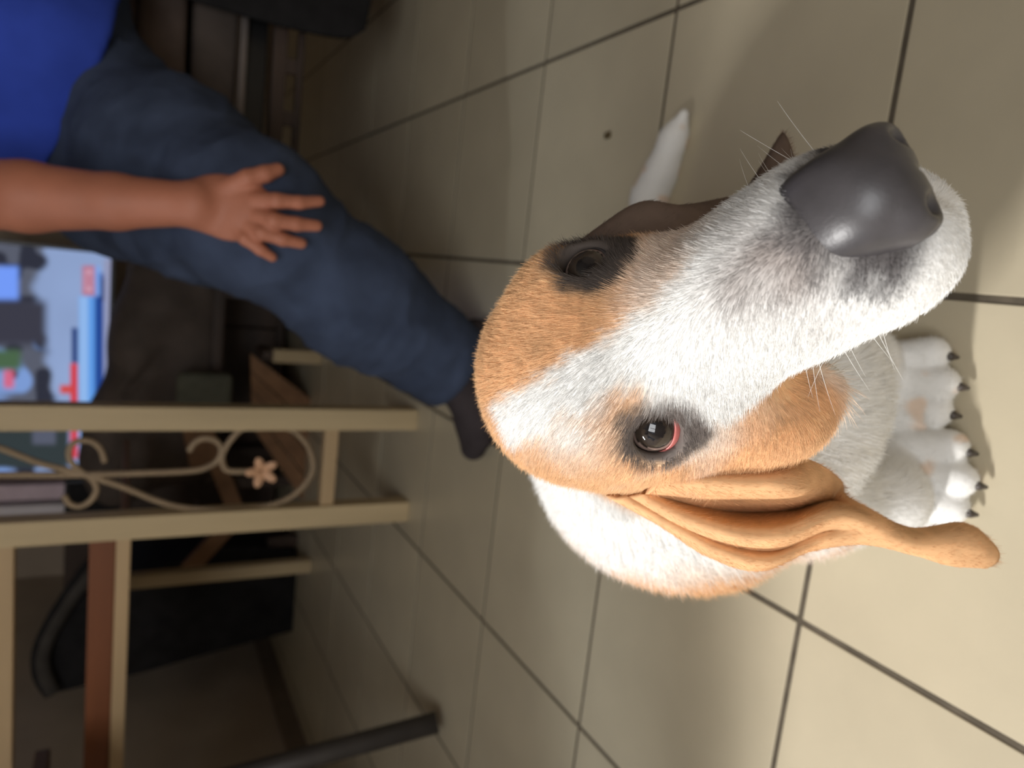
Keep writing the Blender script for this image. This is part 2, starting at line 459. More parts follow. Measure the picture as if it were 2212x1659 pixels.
# tail lying on the tiles
tp = [(.68, .03, .05), (.75, -.05, .025)] + [tuple(FZ(x, y, .012) + np.array([0, 0, 0])) for x, y in ((1405, 425), (1430, 370), (1455, 300), (1478, 246))]
DF.chain(tp, [.035, .026, .021, .018, .014, .006], .02)
# --- neck
DF.cone(hd(-5.5, -.3, -3.0), (.40, .075, .255), .050, .085, .04)
DF.cone(hd(-4.5, -.5, -5), (.37, .065, .235), .045, .07, .04)
# --- head
DF.ell(hd(-3.6, 0, .0), (.058, .055, .041), HA, .02)               # skull
DF.ell(hd(-6.2, 0, -.6), (.036, .042, .036), HA, .02)               # occiput
for s in (-1, 1):
    DF.ell(hd(-1.2, 3.3 * s, 1.0), (.022, .019, .016), HA, .02)    # brow
    DF.ell(hd(-2.4, 3.6 if s > 0 else -4.4, -2.6), (.040, .018, .032), HA, .02)   # cheek
    DF.ell(hd(1.6, 2.3 if s > 0 else -3.4, -2.3), (.026, .016, .022), HA, .02)    # under the eye
DF.cone(hd(-1, -.6, -1.6), hd(9.6, 0, -2.0), .0325, .0262, .02)       # muzzle
DF.ell(hd(5.2, -.25, -.55), (.055, .018, .017), HA, .015)             # bridge
for s in (-1, 1):
    DF.ell(hd(6.6 if s < 0 else 7.2, 2.0 * s - (.6 if s > 0 else 0), -4.4), (.052 if s < 0 else .045, .020, .032), HA, .018)   # hanging lips
    DF.ell(hd(9.9, 1.0, -3.6) if s > 0 else hd(10.6, -1.7, -3.9), (.022, .016, .022) if s > 0 else (.027, .021, .028), HA, .014)
DF.cone(hd(1, 0, -5.6), hd(9.6, 0, -6.3), .024, .018, .02)         # lower jaw
DF.ell(hd(10.5, -.5, -6.4), (.020, .018, .015), HA, .015)            # chin
DF.cone(P(1520, 985, .362), P(1765, 838, .352), .020, .0135, .015)   # loose cheek skin
DF.ell(P(1640, 900, .356), (.030, .02, .03), None, .02)
# --- eye sockets
ed = {}
for s, c, ax in ((1, (0.25, 3.45, .30), (.52, .52, .62)), (-1, (0.0, -3.95, -.05), (.62, -.52, .62))):
    e = np.array(ax, float); e /= np.linalg.norm(e); ew = e @ HA
    cw = hd(*c); ed[s] = (cw, ew)
    DF.torus(cw + ew * .0040, ew,   .0122, .0040, .008)
for s in (-1, 1):
    cw, ew = ed[s]; DF.ell(cw, (.0130,) * 3, None, .0015, 's')
    DF.cone(cw, cw + ew * .02, .0086, .0118, .003, 's')
DF.d[:, :, 0] = 1.0
V, F = DF.mesh(); V = relax_mesh(V, F, 2, .4)

TAN = np.array(srgb(224, 178, 132)[:3]); WHT = np.array(srgb(233, 232, 229)[:3]); DKE = np.array(srgb(112, 103, 98)[:3]); DKE_SHADED = np.array(srgb(84, 76, 71)[:3])
GRY = np.array(srgb(142, 130, 124)[:3]); NOS = np.array(srgb(88, 84, 84)[:3]); DTN = np.array(srgb(150, 104, 68)[:3])
def coat(p):
    q = hloc(p); a, l, n = q.T
    nz = vnoise(p, 90.) - .5; nz2 = vnoise(p, 300.) - .5; nf = vnoise(p, 35.) - .5
    head = sstep(-13.5, -11.0, a + .25 * n + nf) * sstep(-10.5, -7.5, n + .35 * (a + 2) * (a < 0) + nf * 2)
    # white blaze beside the midline, widening into the muzzle
    lb = np.interp(a, [-11, -5, 0, 3.3, 5.7, 7.5, 9], [-.9, -.3, -.1, 0, .5, 1.1, 1.6])
    rb = np.interp(a, [-11, -8, -5, -2, .3, 2, 3.2, 4.2], [-1.6, -2.2, -2.5, -2.5, -2.3, -2.2, -3.4, -5.0])
    wob = nz * 1.1 + nz2 * .8
    tl = sstep(-.45, .45, l - lb + wob) * (1 - .55 * sstep(1.5, 4.0, a) - .45 * sstep(5.0, 8.5, a + 2 * nz))
    tl *= 1 - .8 * sstep(1.8, 3.2, l) * sstep(4.5, 6.5, a)
    tr = sstep(-.45, .45, rb - l + wob) * (1 - sstep(-.7, .7, a - (2.0 - .80 * np.minimum(n + 1, 0)) + nz * 1.5 + nz2))
    tr *= 1 - np.clip(.75 * np.exp(-((a - 1.8) / 1.9) ** 2 - ((n + 1.3) / 1.5) ** 2) + nz * .3, 0, .8) * (l < -2)
    tan = np.maximum(np.maximum(tl, tr), 1 - sstep(-6.5, -5.7, a + nz + .12 * np.abs(l + 1.2)))
    # pale brows above and behind the near eye
    pale = np.exp(-(((a + 1.6) / 2.2) ** 2 + ((l + 3.0) / 1.5) ** 2)) * .75
    tan = tan * (1 - np.clip(pale + nz * .5 * pale, 0, .8))
    tan *= head
    # body patches
    bx, by, bz = np.asarray(p).T
    bp = sstep(.0, .05, by - .150 - .25 * np.maximum(bz - .2, 0) + nf * .05) * sstep(.30, .33, bx) * sstep(.10, .14, bz + nf * .03) * (bz < .30)
    bp = np.maximum(bp, sstep(.52, .60, bx + nf * .08) * sstep(.13, .18, bz + nf * .05))
    tan = np.maximum(tan, bp * (1 - head))
    tv = (vnoise(p, 55.) - .5)
    T = TAN * (1 + .28 * tv[:, None] + .25 * nz2[:, None])
    W = WHT * (1 - .05 * np.abs(nz2)[:, None])
    c = W * (1 - tan[:, None]) + T * tan[:, None]
    # grey mottling along the bridge and dark skin behind the nose
    mot = np.exp(-(((a - 9.4) / 2.0) ** 2 + ((l + .8) / 1.2) ** 2)) * sstep(-2.5, -.5, n) * 1.15 + sstep(.15, .4, nf) * .25 * sstep(5, 8, a) * head
    mot = np.clip(mot + nz * mot, 0, .85)
    c = c * (1 - mot[:, None]) + GRY * mot[:, None]
    dn = sstep(9.3, 11.2, a + nz * 1.2 + nz2 * .8 - .25 * np.abs(l - .3)) * sstep(-3.6, -2.2, n + .3 * l)
    c = c * (1 - dn[:, None]) + NOS * dn[:, None]
    for s in (-1, 1):
        cw, ew = ed[s]; r = np.linalg.norm((p - cw - ew * .006 - ha * (.004 if s < 0 else .006)), axis=1) * 100
        k = 1 - sstep(1.6, 2.25, r + nz * .7 + nz2 * .5 - (.25 if s > 0 else 0))
        c = c * (1 - k[:, None]) + (DKE if s < 0 else DKE_SHADED) * k[:, None]  # ring of the far eye has shade painted in
    # sandy stains on the paws
    st = sstep(.12, .3, vnoise(p, 60.) - .5) * (1 - sstep(.03, .06, bz)) * .5
    c = c * (1 - st[:, None]) + TAN * st[:, None]
    return np.clip(c, 0, 1)

def set_attr(o, name, c):
    at = o.data.attributes.new(name, 'FLOAT_COLOR', 'POINT')
    at.data.foreach_set('color', np.concatenate([c, np.ones((len(c), 1))], 1).astype(np.float32).ravel())
body = mesh_np('body', V, F, M['coat'], dog)
tag(body, 'white and tan short-haired body with head, legs and tail')
set_attr(body, 'coat', coat(V))

# --- ears: curved leather sheets with thickness
def sheet(rows, su=7, sv=7):
    G = np.array([[P(*c) for c in r] for r in rows])
    G = np.stack([smooth_path(G[i], sv) for i in range(len(G))])
    G = np.stack([smooth_path(G[:, j], su) for j in range(G.shape[1])], 1)
    return G
def ear(name, rows, th, label, darken):
    G = sheet(rows); nr, nc = G.shape[:2]
    du = np.gradient(G, axis=0); dv = np.gradient(G, axis=1); nn = np.cross(du, dv); nn /= np.linalg.norm(nn, axis=2)[..., None] + 1e-12
    if (nn.mean((0, 1)) @ (CAM - G.mean((0, 1)))) < 0: nn = -nn
    e = np.minimum(np.minimum(np.arange(nc), np.arange(nc)[::-1])[None, :] / 5.0, np.minimum(np.arange(nr)[::-1], 99)[:, None] / 5.0)
    t = th * np.sqrt(np.clip(e, .06, 1))[..., None]
    A = (G + nn * t * .5).reshape(-1, 3); B = (G - nn * t * .5).reshape(-1, 3)
    Vv = np.concatenate([A, B]); k = nr * nc; Ff = []
    for i in range(nr - 1):
        for j in range(nc - 1):
            q = (i * nc + j, i * nc + j + 1, (i + 1) * nc + j + 1, (i + 1) * nc + j)
            Ff.append(q); Ff.append(tuple(x + k for x in q[::-1]))
    rim = [(0, j) for j in range(nc)] + [(i, nc - 1) for i in range(1, nr)] + [(nr - 1, j) for j in range(nc - 2, -1, -1)] + [(i, 0) for i in range(nr - 2, 0, -1)]
    rim = [i * nc + j for i, j in rim]
    for x, y in zip(rim, rim[1:] + rim[:1]): Ff.append((y, x, x + k, y + k))
    Ff = np.array(Ff)
    # orientation
    n0 = np.cross(Vv[Ff[0][1]] - Vv[Ff[0][0]], Vv[Ff[0][2]] - Vv[Ff[0][0]])
    if n0 @ nn[0, 0] < 0: Ff = Ff[:, ::-1]
    o = mesh_np(name, Vv, Ff, M['coat'], dog); tag(o, label)
    c = (TAN * np.array([.95, .92, .90]) if darken == 1 else np.array(srgb(104, 88, 78)[:3])) * (1 + .30 * (vnoise(Vv, 60.) - .5)[:, None] + .25 * (vnoise(Vv, 260.) - .5)[:, None])  # far ear: shade is put into the coat colour
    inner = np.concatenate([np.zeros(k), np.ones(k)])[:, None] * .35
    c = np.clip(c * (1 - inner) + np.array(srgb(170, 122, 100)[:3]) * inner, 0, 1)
    set_attr(o, 'coat', c)
    return o, Vv, Ff, c, G, nn
near_rows = [
 [(1425, 1022, .360), (1418, 1040, .358), (1400, 1058, .368), (1380, 1066, .372), (1360, 1070, .376), (1338, 1072, .378), (1310, 1070, .384)],
 [(1540, 1018, .354), (1530, 1045, .343), (1500, 1088, .372), (1480, 1115, .358), (1462, 1128, .366), (1445, 1132, .366), (1420, 1130, .378)],
 [(1640, 1003, .362), (1620, 1050, .342), (1605, 1104, .388), (1590, 1148, .352), (1570, 1172, .366), (1550, 1190, .362), (1520, 1196, .378)],
 [(1740, 992, .370), (1718, 1052, .348), (1705, 1100, .396), (1695, 1148, .355), (1680, 1185, .372), (1660, 1212, .364), (1632, 1232, .380)],
 [(1814, 1035, .402), (1792, 1066, .398), (1785, 1088, .400), (1800, 1108, .364), (1790, 1140, .373), (1770, 1168, .372), (1740, 1192, .383)],
 [(1838, 1086, .394), (1852, 1094, .388), (1868, 1106, .380), (1885, 1128, .373), (1885, 1148, .374), (1878, 1163, .378), (1862, 1174, .385)],
 [(1960, 1142, .400), (1965, 1149, .393), (1970, 1158, .387), (1976, 1168, .384), (1979, 1178, .384), (1979, 1189, .386), (1975, 1198, .389)],
 [(2070, 1130, .403), (2078, 1142, .395), (2084, 1157, .390), (2084, 1173, .389), (2078, 1190, .390), (2068, 1206, .392), (2050, 1221, .395)],
 [(2118, 1152, .404), (2138, 1168, .400), (2152, 1184, .398), (2158, 1198, .397), (2156, 1209, .397), (2148, 1218, .398), (2132, 1226, .399)]]
far_rows = [
 [(1240, 570, .380), (1225, 560, .386), (1205, 560, .396)],
 [(1330, 550, .366), (1300, 500, .370), (1280, 525, .398)],
 [(1425, 525, .363), (1390, 447, .377), (1365, 475, .402)],
 [(1505, 500, .366), (1470, 453, .380), (1440, 475, .412)],
 [(1580, 478, .376), (1553, 440, .390), (1520, 462, .422)],
 [(1650, 430, .390), (1625, 415, .402), (1600, 425, .432)],
 [(1718, 350, .402), (1692, 287, .412), (1665, 352, .432)]]
ear_near = ear('ear', near_rows, .0042, 'tan folded ear hanging beside the sunlit cheek', 1.0)
ear_far = ear('ear', far_rows, .0052, 'far ear with shade painted into its coat colour', .34)

# --- eyes
for s in (1, -1):
    cw, ew = ed[s]
    bm = bmesh.new(); bmesh.ops.create_uvsphere(bm, u_segments=48, v_segments=32, radius=.0126)
    rot = Vector((0, 0, 1)).rotation_difference(Vector(ew)).to_matrix().to_4x4()
    bmesh.ops.transform(bm, matrix=Matrix.Translation(Vector(cw)) @ rot, verts=bm.verts[:])
    o = bm_obj('eyeball', bm, M['eyeball'], dog, True)
    vv = np.array([v.co[:] for v in o.data.vertices]); look = (CAM - cw) / np.linalg.norm(CAM - cw)
    gaze = ew * .55 + look * .45; gaze /= np.linalg.norm(gaze)
    cs = ((vv - cw) / .0126) @ gaze
    col = np.where((cs > .93)[:, None], np.array(srgb(24, 22, 24)[:3]), np.where((cs > .70)[:, None], np.array(srgb(56, 47, 40)[:3]), np.where((cs > .66)[:, None], np.array(srgb(34, 28, 26)[:3]), np.array(srgb(150, 128, 118)[:3]))))
    set_attr(o, 'eye', col); tag(o, 'dark brown glossy eye')
    # pink third eyelid along the lower rim
    down = np.array([0, 0, -1.0]) ; dn = down - ew * (down @ ew); dn /= np.linalg.norm(dn); sd = np.cross(ew, dn)
    if s == -1: dn = dn * math.cos(.15) + sd * math.sin(.15); sd = np.cross(ew, dn)
    vs = []; fs = []; n1, n2 = 18, 5
    for i in range(n1 + 1):
        t = -1 + 2 * i / n1
        for j in range(n2 + 1):
            u = j / n2; ang = math.radians(np.interp(u, [0, 1], [64, 64 - 26 * (1 - t * t) * (1.0 if s == -1 else .55)]))
            ph = t * math.radians(72)
            dv = math.cos(ang) * ew + math.sin(ang) * (math.cos(ph) * dn + math.sin(ph) * sd)
            vs.append(cw + dv * (.0127 + .0006 * math.sin(math.pi * min(1, u + .1))))
    for i in range(n1):
        for j in range(n2): fs.append((i * (n2 + 1) + j, i * (n2 + 1) + j + 1, (i + 1) * (n2 + 1) + j + 1, (i + 1) * (n2 + 1) + j))
    h = mesh_pydata('third_eyelid', vs, fs, M['haw'] if s == -1 else M['lid'], o, True)
    sm = h.modifiers.new('thick', 'SOLIDIFY'); sm.thickness = .0006

# --- nose leather with nostrils
NF = Field(hd(11.7, 0, -2) - .047, hd(11.7, 0, -2) + .047, .0010)
NF.ell(hd(12.2, .15, -1.45), (.0185, .0205, .0165), HA, .006)
NF.ell(hd(10.7, .30, -.60), (.021, .0170, .0098), HA, .010)
for s in (-1, 1):
    NF.ell(hd(13.0, .15 + 1.25 * s, -1.9), (.0095, .0095, .0105), HA, .005)
    NF.ell(hd(13.85, .15 + 1.25 * s, -2.0), (.0046, .0036, .0052), HA, .003, 's')
    NF.ell(hd(13.2, .15 + 2.15 * s, -2.1), (.0050, .0030, .0016), HA, .002, 's')
NF.ell(hd(14.1, .15, -2.8), (.0040, .0012, .0120), HA, .002, 's')
nose, _, _ = NF.obj('nose', M['nose'], dog, 2); tag(nose, 'big dark grey nose with a wet sheen')

# --- claws
for t1, td, sd in toesR + toesL:
    c0 = t1 + td * .0105 + np.array([0, 0, -.001])
    tube('claw', [c0, c0 + td * .0040 + np.array([0, 0, -.0025]), c0 + td * .0065 + np.array([0, 0, -.0075])], [.0040, .0034, .0014], M['claw'], dog, 8)

# --- fur
def sample(Vx, Fx, w, n, rng):
    T = np.concatenate([Fx[:, [0, 1, 2]], Fx[:, [0, 2, 3]]]) if Fx.shape[1] == 4 else Fx
    ww = np.concatenate([w, w]) if Fx.shape[1] == 4 else w
    ar = np.linalg.norm(np.cross(Vx[T[:, 1]] - Vx[T[:, 0]], Vx[T[:, 2]] - Vx[T[:, 0]]), axis=1) * ww
    cdf = np.cumsum(ar); cdf /= cdf[-1]
    ti = np.minimum(np.searchsorted(cdf, rng.rand(n)), len(T) - 1)
    r1 = np.sqrt(rng.rand(n)); r2 = rng.rand(n)
    W = np.stack([1 - r1, r1 * (1 - r2), r1 * r2], 1)
    return T[ti], W
def hair(name, roots, dirs, nrm, length, lift, rad, color, parent, m, rng, k=4, curl=.25):
    n = len(roots)
    d0 = dirs * np.cos(lift)[:, None] + nrm * np.sin(lift)[:, None]
    d0 += rng.randn(n, 3) * .10; d0 /= np.linalg.norm(d0, axis=1)[:, None]
    pts = np.zeros((n, k, 3)); pts[:, 0] = roots - nrm * .0008
    cur = d0.copy()
    for i in range(1, k):
        pts[:, i] = pts[:, i - 1] + cur * (length / (k - 1))[:, None]
        cur = cur - nrm * (curl * np.sin(lift))[:, None] + np.array([0, 0, -.04]); cur /= np.linalg.norm(cur, axis=1)[:, None]
    cu = bpy.data.hair_curves.new(name); cu.add_curves([k] * n)
    cu.attributes['position'].data.foreach_set('vector', pts.astype(np.float32).ravel())
    ra = cu.attributes.get('radius') or cu.attributes.new('radius', 'FLOAT', 'POINT')
    tap = np.linspace(1, .15, k)
    ra.data.foreach_set('value', (rad[:, None] * tap[None]).astype(np.float32).ravel())
    ca = cu.attributes.new('coat', 'FLOAT_COLOR', 'CURVE')
    ca.data.foreach_set('color', np.concatenate([color, np.ones((n, 1))], 1).astype(np.float32).ravel())
    o = link_mesh(name, cu, m, parent); tag(o, None, None, None, 'stuff')
    return o
def flow(p, nrm):
    q = hloc(p); a, l, n = q.T
    side = np.tanh(l / 2.0)
    f = -ha[None] * np.ones((len(p), 1)) + hl[None] * (side * (.55 + .45 * sstep(0, 8, a)))[:, None] - hn[None] * (.35 * sstep(-2, 6, a))[:, None]
    for s in (-1, 1):                                   # hair parts around the eyes
        cw, ew = ed[s]; v = p - cw; r = np.linalg.norm(v, axis=1)[:, None]
        f = f + 1.6 * v / r * np.exp(-(r / .022) ** 2)
    wh = sstep(-12, -9, a)[:, None] * sstep(-11, -7, n)[:, None]
    bd = np.array([[.45, 0, -.75]]) + np.stack([0 * a, (p[:, 1] - .05) * 3, 0 * a], 1)
    f = f * wh + bd * (1 - wh)
    f = f - nrm * (f * nrm).sum(1)[:, None]
    return f / (np.linalg.norm(f, axis=1)[:, None] + 1e-9)
rng = np.random.RandomState(11)
VN = normals_of(V, F)
fc = V[F].mean(1); fn = VN[F].mean(1)
q = hloc(fc); a_, l_, n_ = q.T
ishead = (a_ > -13) & (n_ > -8.5) & (np.abs(l_) < 8)
vis = ((CAM - fc) * fn).sum(1) > -.25 * np.linalg.norm(CAM - fc, axis=1)
w = np.where(ishead, 1.0, .0) * np.where(vis, 1, .12)
for s in (-1, 1):
    cw, ew = ed[s]; v = fc - cw; w *= sstep(.0125, .0175, np.linalg.norm(v - ew * .004, axis=1))
nd = np.linalg.norm((fc - hd(12.0, .15, -1.5)), axis=1); w *= sstep(.017, .022, nd)
T, W = sample(V, F, w, 150000, rng)
rt = (V[T] * W[..., None]).sum(1); nr = (VN[T] * W[..., None]).sum(1); nr /= np.linalg.norm(nr, axis=1)[:, None]
cc = coat(rt) * (1 + .16 * rng.randn(len(rt), 1)); 
qa = hloc(rt)[:, 0]
ln = np.interp(qa, [-12, -4, 2, 8, 12], [.0095, .0075, .0065, .0060, .0038]) * (.75 + .5 * rng.rand(len(rt)))
hair('head_fur', rt, flow(rt, nr), nr, ln, np.radians(14 + 14 * rng.rand(len(rt))), .00011 * (.7 + .6 * rng.rand(len(rt))), np.clip(cc, .01, 1), dog, M['strand'], rng)
w = np.where(ishead, 0, 1.0) * np.where(vis, 1, .15)
T, W = sample(V, F, w, 90000, rng)
rt = (V[T] * W[..., None]).sum(1); nr = (VN[T] * W[..., None]).sum(1); nr /= np.linalg.norm(nr, axis=1)[:, None]
cc = coat(rt) * (1 + .10 * rng.randn(len(rt), 1))
ln = np.interp(rt[:, 2], [0, .05, .12, .3], [.004, .006, .011, .014]) * (.7 + .6 * rng.rand(len(rt)))
hair('body_fur', rt, flow(rt, nr), nr, ln, np.radians(15 + 16 * rng.rand(len(rt))), .00016 * (.7 + .6 * rng.rand(len(rt))), np.clip(cc, .01, 1), dog, M['strand'], rng)
for (o, Vv, Ff, c, G, nn), nh in ((ear_near, 34000), (ear_far, 9000)):
    EN = normals_of(Vv, Ff); T, W = sample(Vv, Ff, np.ones(len(Ff)), nh, rng)
    rt = (Vv[T] * W[..., None]).sum(1); nr = (EN[T] * W[..., None]).sum(1); nr /= np.linalg.norm(nr, axis=1)[:, None] + 1e-9
    fd = G[-1].mean(0) - G[0].mean(0); fd /= np.linalg.norm(fd); fd = fd[None] - nr * (nr @ fd)[:, None]; fd /= np.linalg.norm(fd, axis=1)[:, None] + 1e-9
    cc = (c[T] * W[..., None]).sum(1) * (1 + .14 * rng.randn(nh, 1))
    hair('ear_fur', rt, fd, nr, .0045 * (.7 + .6 * rng.rand(nh)), np.radians(8 + 10 * rng.rand(nh)), .00010 * (.7 + .6 * rng.rand(nh)), np.clip(cc, .01, 1), o, M['strand'], rng)
# whiskers and brow hairs
wr = []; wd = []
for s in (-1, 1):
    for k in range(9):
        wr.append(hd(6 + rng.rand() * 4, 3.2 * s, -3.0 - 2.5 * rng.rand())); wd.append((-.35 * ha + s * hl * 1.0 - hn * (.1 + .5 * rng.rand()) + .15 * rng.randn(3)))
    for k in range(6):
        wr.append(hd(-1.5 + .8 * rng.randn(), 3.9 * s, 1.4)); wd.append(-.5 * ha + s * hl * .7 + hn * .7 + .2 * rng.randn(3))
wr = np.array(wr); wd = np.array(wd); wd /= np.linalg.norm(wd, axis=1)[:, None]
wl = np.where(np.arange(len(wr)) % 15 < 9, .030, .016) * (.7 + .5 * rng.rand(len(wr)))
hair('whiskers', wr, wd, np.tile(hn, (len(wr), 1)), wl, np.zeros(len(wr)), np.full(len(wr), .00013), np.tile(WHT, (len(wr), 1)), dog, M['strand'], rng, 6)

# ================================================================== THE PERSON
person = empty('person', (1.45, -.25, 0), 'seated person in blue shirt and jeans, bare forearm resting on the knee', 'person')
hipR = P(215, 235, 1.28); knee = P(545, 470, 1.09); calf = P(780, 652, 1.20); ank = P(972, 785, 1.30)
hipC = np.array([1.73, -.43, .78]); hipL = np.array([1.72, -.53, .78]); kneeL = np.array([1.36, -.98, .64]); ankL = np.array([1.40, -1.02, .10])
elbow = P(-330, 405, .97); shR = np.array([1.60, -.20, 1.26]); shL = np.array([1.68, -.60, 1.26]); chest = np.array([1.67, -.41, 1.14])
wrist = P(425, 442, .975)
BF = Field((.85, -1.25, .0), (2.0, .50, 1.75), .0055)
BF.chain([hipC, (1.70, -.42, .95), chest, (1.67, -.41, 1.32), (1.66, -.41, 1.42)], [.11, .11, .12, .055, .050], .05)
BF.cone(shR, shL, .055, .055, .05)
BF.ell((1.63, -.41, 1.54), (.095, .075, .115), None, .03)                      # head
BF.ell((1.57, -.41, 1.495), (.055, .052, .06), None, .03)                      # jaw
BF.ell((1.525, -.41, 1.53), (.02, .014, .022), None, .012)                     # nose
for s in (-1, 1): BF.ell((1.64, -.41 + .078 * s, 1.53), (.022, .012, .032), None, .008)
BF.chain([hipR, knee, calf, ank], [.075, .06, .05, .038], .03)
BF.chain([hipL, kneeL, ankL], [.075, .06, .04], .03)
BF.cone(hipC, hipR, .09, .08, .04); BF.cone(hipC, hipL, .09, .08, .04)
BF.chain([shR, elbow], [.052, .046], .03)
elbL = np.array([1.62, -.86, 1.00]); wrL = np.array([1.44, -.94, .79])
BF.chain([shL, elbL, wrL], [.05, .042, .028], .03)
BF.ell((1.40, -.95, .775), (.05, .035, .018), None, .02)
for k in range(4): BF.chain([(1.37, -.97 + .018 * k, .775), (1.325, -.976 + .022 * k, .762), (1.295, -.978 + .024 * k, .740)], [.0095, .009, .0075], .006)
BF.chain([(1.41, -.92, .775), (1.37, -.895, .765), (1.34, -.885, .75)], [.011, .010, .008], .008)
# forearm and hand at finer resolution, blended into the same field later
FA = Field(np.array([.92, -.14, .34]), np.array([1.36, .14, 1.02]), .0024)
FA.chain([elbow, P(-120, 412, .955), P(60, 425, .955), P(250, 436, .965), wrist], [.045, .048, .0455, .0360, .0285], .012)
FA.ell(wrist, (.029, .029, .027), None, .015)
palm = P(505, 452, .985)
e1 = P(570, 455, .985) - P(430, 440, .985); e1 /= np.linalg.norm(e1); e3 = RM[2].copy(); e3 -= e1 * (e3 @ e1); e3 /= np.linalg.norm(e3); e2 = np.cross(e3, e1)
FA.ell(palm, (.058, .044, .018), np.array([e1, e2, e3]), .016)
FA.ell(P(470, 420, .985), (.036, .026, .017), np.array([e1, e2, e3]), .014)
FG = {'index': [(556, 432, .978), (598, 434, .972), (645, 438, .985), (690, 435, 1.004)],
      'middle': [(562, 468, .978), (592, 477, .972), (640, 484, .985), (684, 488, 1.002)],
      'ring': [(545, 492, .980), (566, 503, .975), (610, 517, .985), (651, 526, 1.000)],
      'little': [(515, 500, .982), (530, 516, .978), (562, 539, .985), (588, 556, .996)],
      'thumb': [(480, 415, .980), (535, 386, .975), (572, 376, .982), (600, 367, .992)]}
RR = {'index': (.0115, .0105, .0092, .0078), 'middle': (.0115, .0108, .0095, .008), 'ring': (.011, .0102, .009, .0076), 'little': (.0100, .0090, .008, .0068), 'thumb': (.016, .0125, .0115, .0095)}
for k in FG: FA.chain([P(*c) for c in FG[k]], RR[k], .0045)
Vb, Fb = BF.mesh(); Vb = relax_mesh(Vb, Fb, 1)
Va, Fa = FA.mesh(); Va = relax_mesh(Va, Fa, 1, .4)
pb = mesh_np('body', np.concatenate([Vb, Va]), np.concatenate([Fb, Fa + len(Vb)]), M['skin'], person)
# hair cap and face
HF = Field((1.50, -.54, 1.48), (1.78, -.28, 1.70), .006)
HF.ell((1.65, -.41, 1.565), (.092, .082, .105), None, .02)
HF.ell((1.54, -.41, 1.52), (.07, .075, .075), None, .01, 's')
HF.obj('hair', M['hairm'], person, 1)
for s in (-1, 1):
    bm = bmesh.new(); bmesh.ops.create_uvsphere(bm, u_segments=16, v_segments=10, radius=.012); bmesh.ops.translate(bm, verts=bm.verts[:], vec=(1.550, -.41 + .032 * s, 1.55)); bm_obj('eye', bm, M['frame'], person, True)
tube('mouth', smooth_path([(1.528, -.435, 1.482), (1.518, -.41, 1.480), (1.528, -.385, 1.482)], 4), .004, M['haw'], person, 6)

# jeans
JF = Field((.9, -1.20, .0), (1.98, .34, 1.0), .0055)
tm = P(380, 350, 1.19)
JF.chain([hipR, tm, knee, calf, ank], [.118, .122, .104, .099, .083], .05)
JF.cone(P(245, 425, 1.29), P(430, 492, 1.17), .095, .092, .06); JF.cone(P(245, 425, 1.29), hipR, .095, .11, .05); JF.cone(hipC, hipR, .15, .118, .05); JF.cone(hipC, hipL, .15, .135, .05)
JF.chain([hipL, kneeL, ankL], [.135, .105, .08], .05)
JF.cone(hipC, hipC + np.array([0, 0, .12]), .15, .14, .04)
d1 = (ank - calf) / np.linalg.norm(ank - calf)
Vj, Fj = None, None
X_, p_ = JF.block(ank - .16, ank + .16)
JF.d[X_] = np.maximum(JF.d[X_], np.where(((p_ - ank) @ d1) > -.02, ((p_ - ank) @ d1 - .012), -1).astype(np.float32))
dl = (ankL - kneeL) / np.linalg.norm(ankL - kneeL)
X_, p_ = JF.block(ankL - .16, ankL + .16)
JF.d[X_] = np.maximum(JF.d[X_], np.where(((p_ - ankL) @ dl) > -.02, ((p_ - ankL) @ dl + .0), -1).astype(np.float32))
Vj, Fj = JF.mesh(); Vj = relax_mesh(Vj, Fj, 1); Nj = normals_of(Vj, Fj)
ax_ = (ank - knee) / np.linalg.norm(ank - knee); along = (Vj @ ax_)[:, None] * ax_[None]
Vq = (Vj - along) * 1.0 + along * 2.2                     # folds run across the leg
fold = 1 - np.abs(2 * vnoise(Vq, 11.) - 1); fold2 = 1 - np.abs(2 * vnoise(Vq + 3.3, 21.) - 1)
Vj = Vj + Nj * (.0055 * (fold ** 2 - .45) + .0022 * (fold2 ** 2 - .4))[:, None]
jo = mesh_np('jeans', Vj, Fj, M['denim'], person); tag(jo, 'loose dark blue denim jeans')
hem = []
u_ = np.cross(d1, [0, 0, 1.0]); u_ /= np.linalg.norm(u_); v_ = np.cross(d1, u_)
# shirt
SF = Field((1.28, -.90, .55), (2.02, .05, 1.44), .0055)
SF.chain([(1.74, -.40, .70), (1.73, -.41, .90), (1.70, -.415, 1.10), (1.68, -.41, 1.26)], [.225, .205, .185, .13], .06)
SF.cone(shR, shL, .078, .078, .05)
SF.cone(shR, shR + (elbow - shR) * .62, .082, .078, .03); SF.cone(shL, shL + (elbL - shL) * .62, .08, .075, .03)
SF.ell((1.66, -.41, 1.39), (.07, .075, .06), None, .01, 's')
for (p, q, r) in (((30, 60, 1.24), (55, 200, 1.20), .010), ((185, 150, 1.22), (150, 260, 1.17), .008), ((215, 60, 1.27), (205, 180, 1.22), .007)):
    SF.cone(P(*p), P(*q), r, r, .015, 's')
SF.cone(hipC, P(80, 175, 1.27), .20, .205, .05); SF.cone(P(80, 175, 1.27), P(130, 60, 1.33), .205, .19, .05)
h1, h2, h3 = P(244, 0, 1.22), P(205, 190, 1.12), P(120, 335, 1.16)
nrm = np.cross(h2 - h1, h3 - h1); nrm /= np.linalg.norm(nrm)
if nrm[2] > 0: nrm = -nrm
SF.half(h2, nrm, .004)
Vs, Fs_ = SF.mesh(); Vs = relax_mesh(Vs, Fs_, 1); Ns = normals_of(Vs, Fs_)
fo = 1 - np.abs(2 * vnoise(Vs * np.array([1, 1, .45]), 12.) - 1)
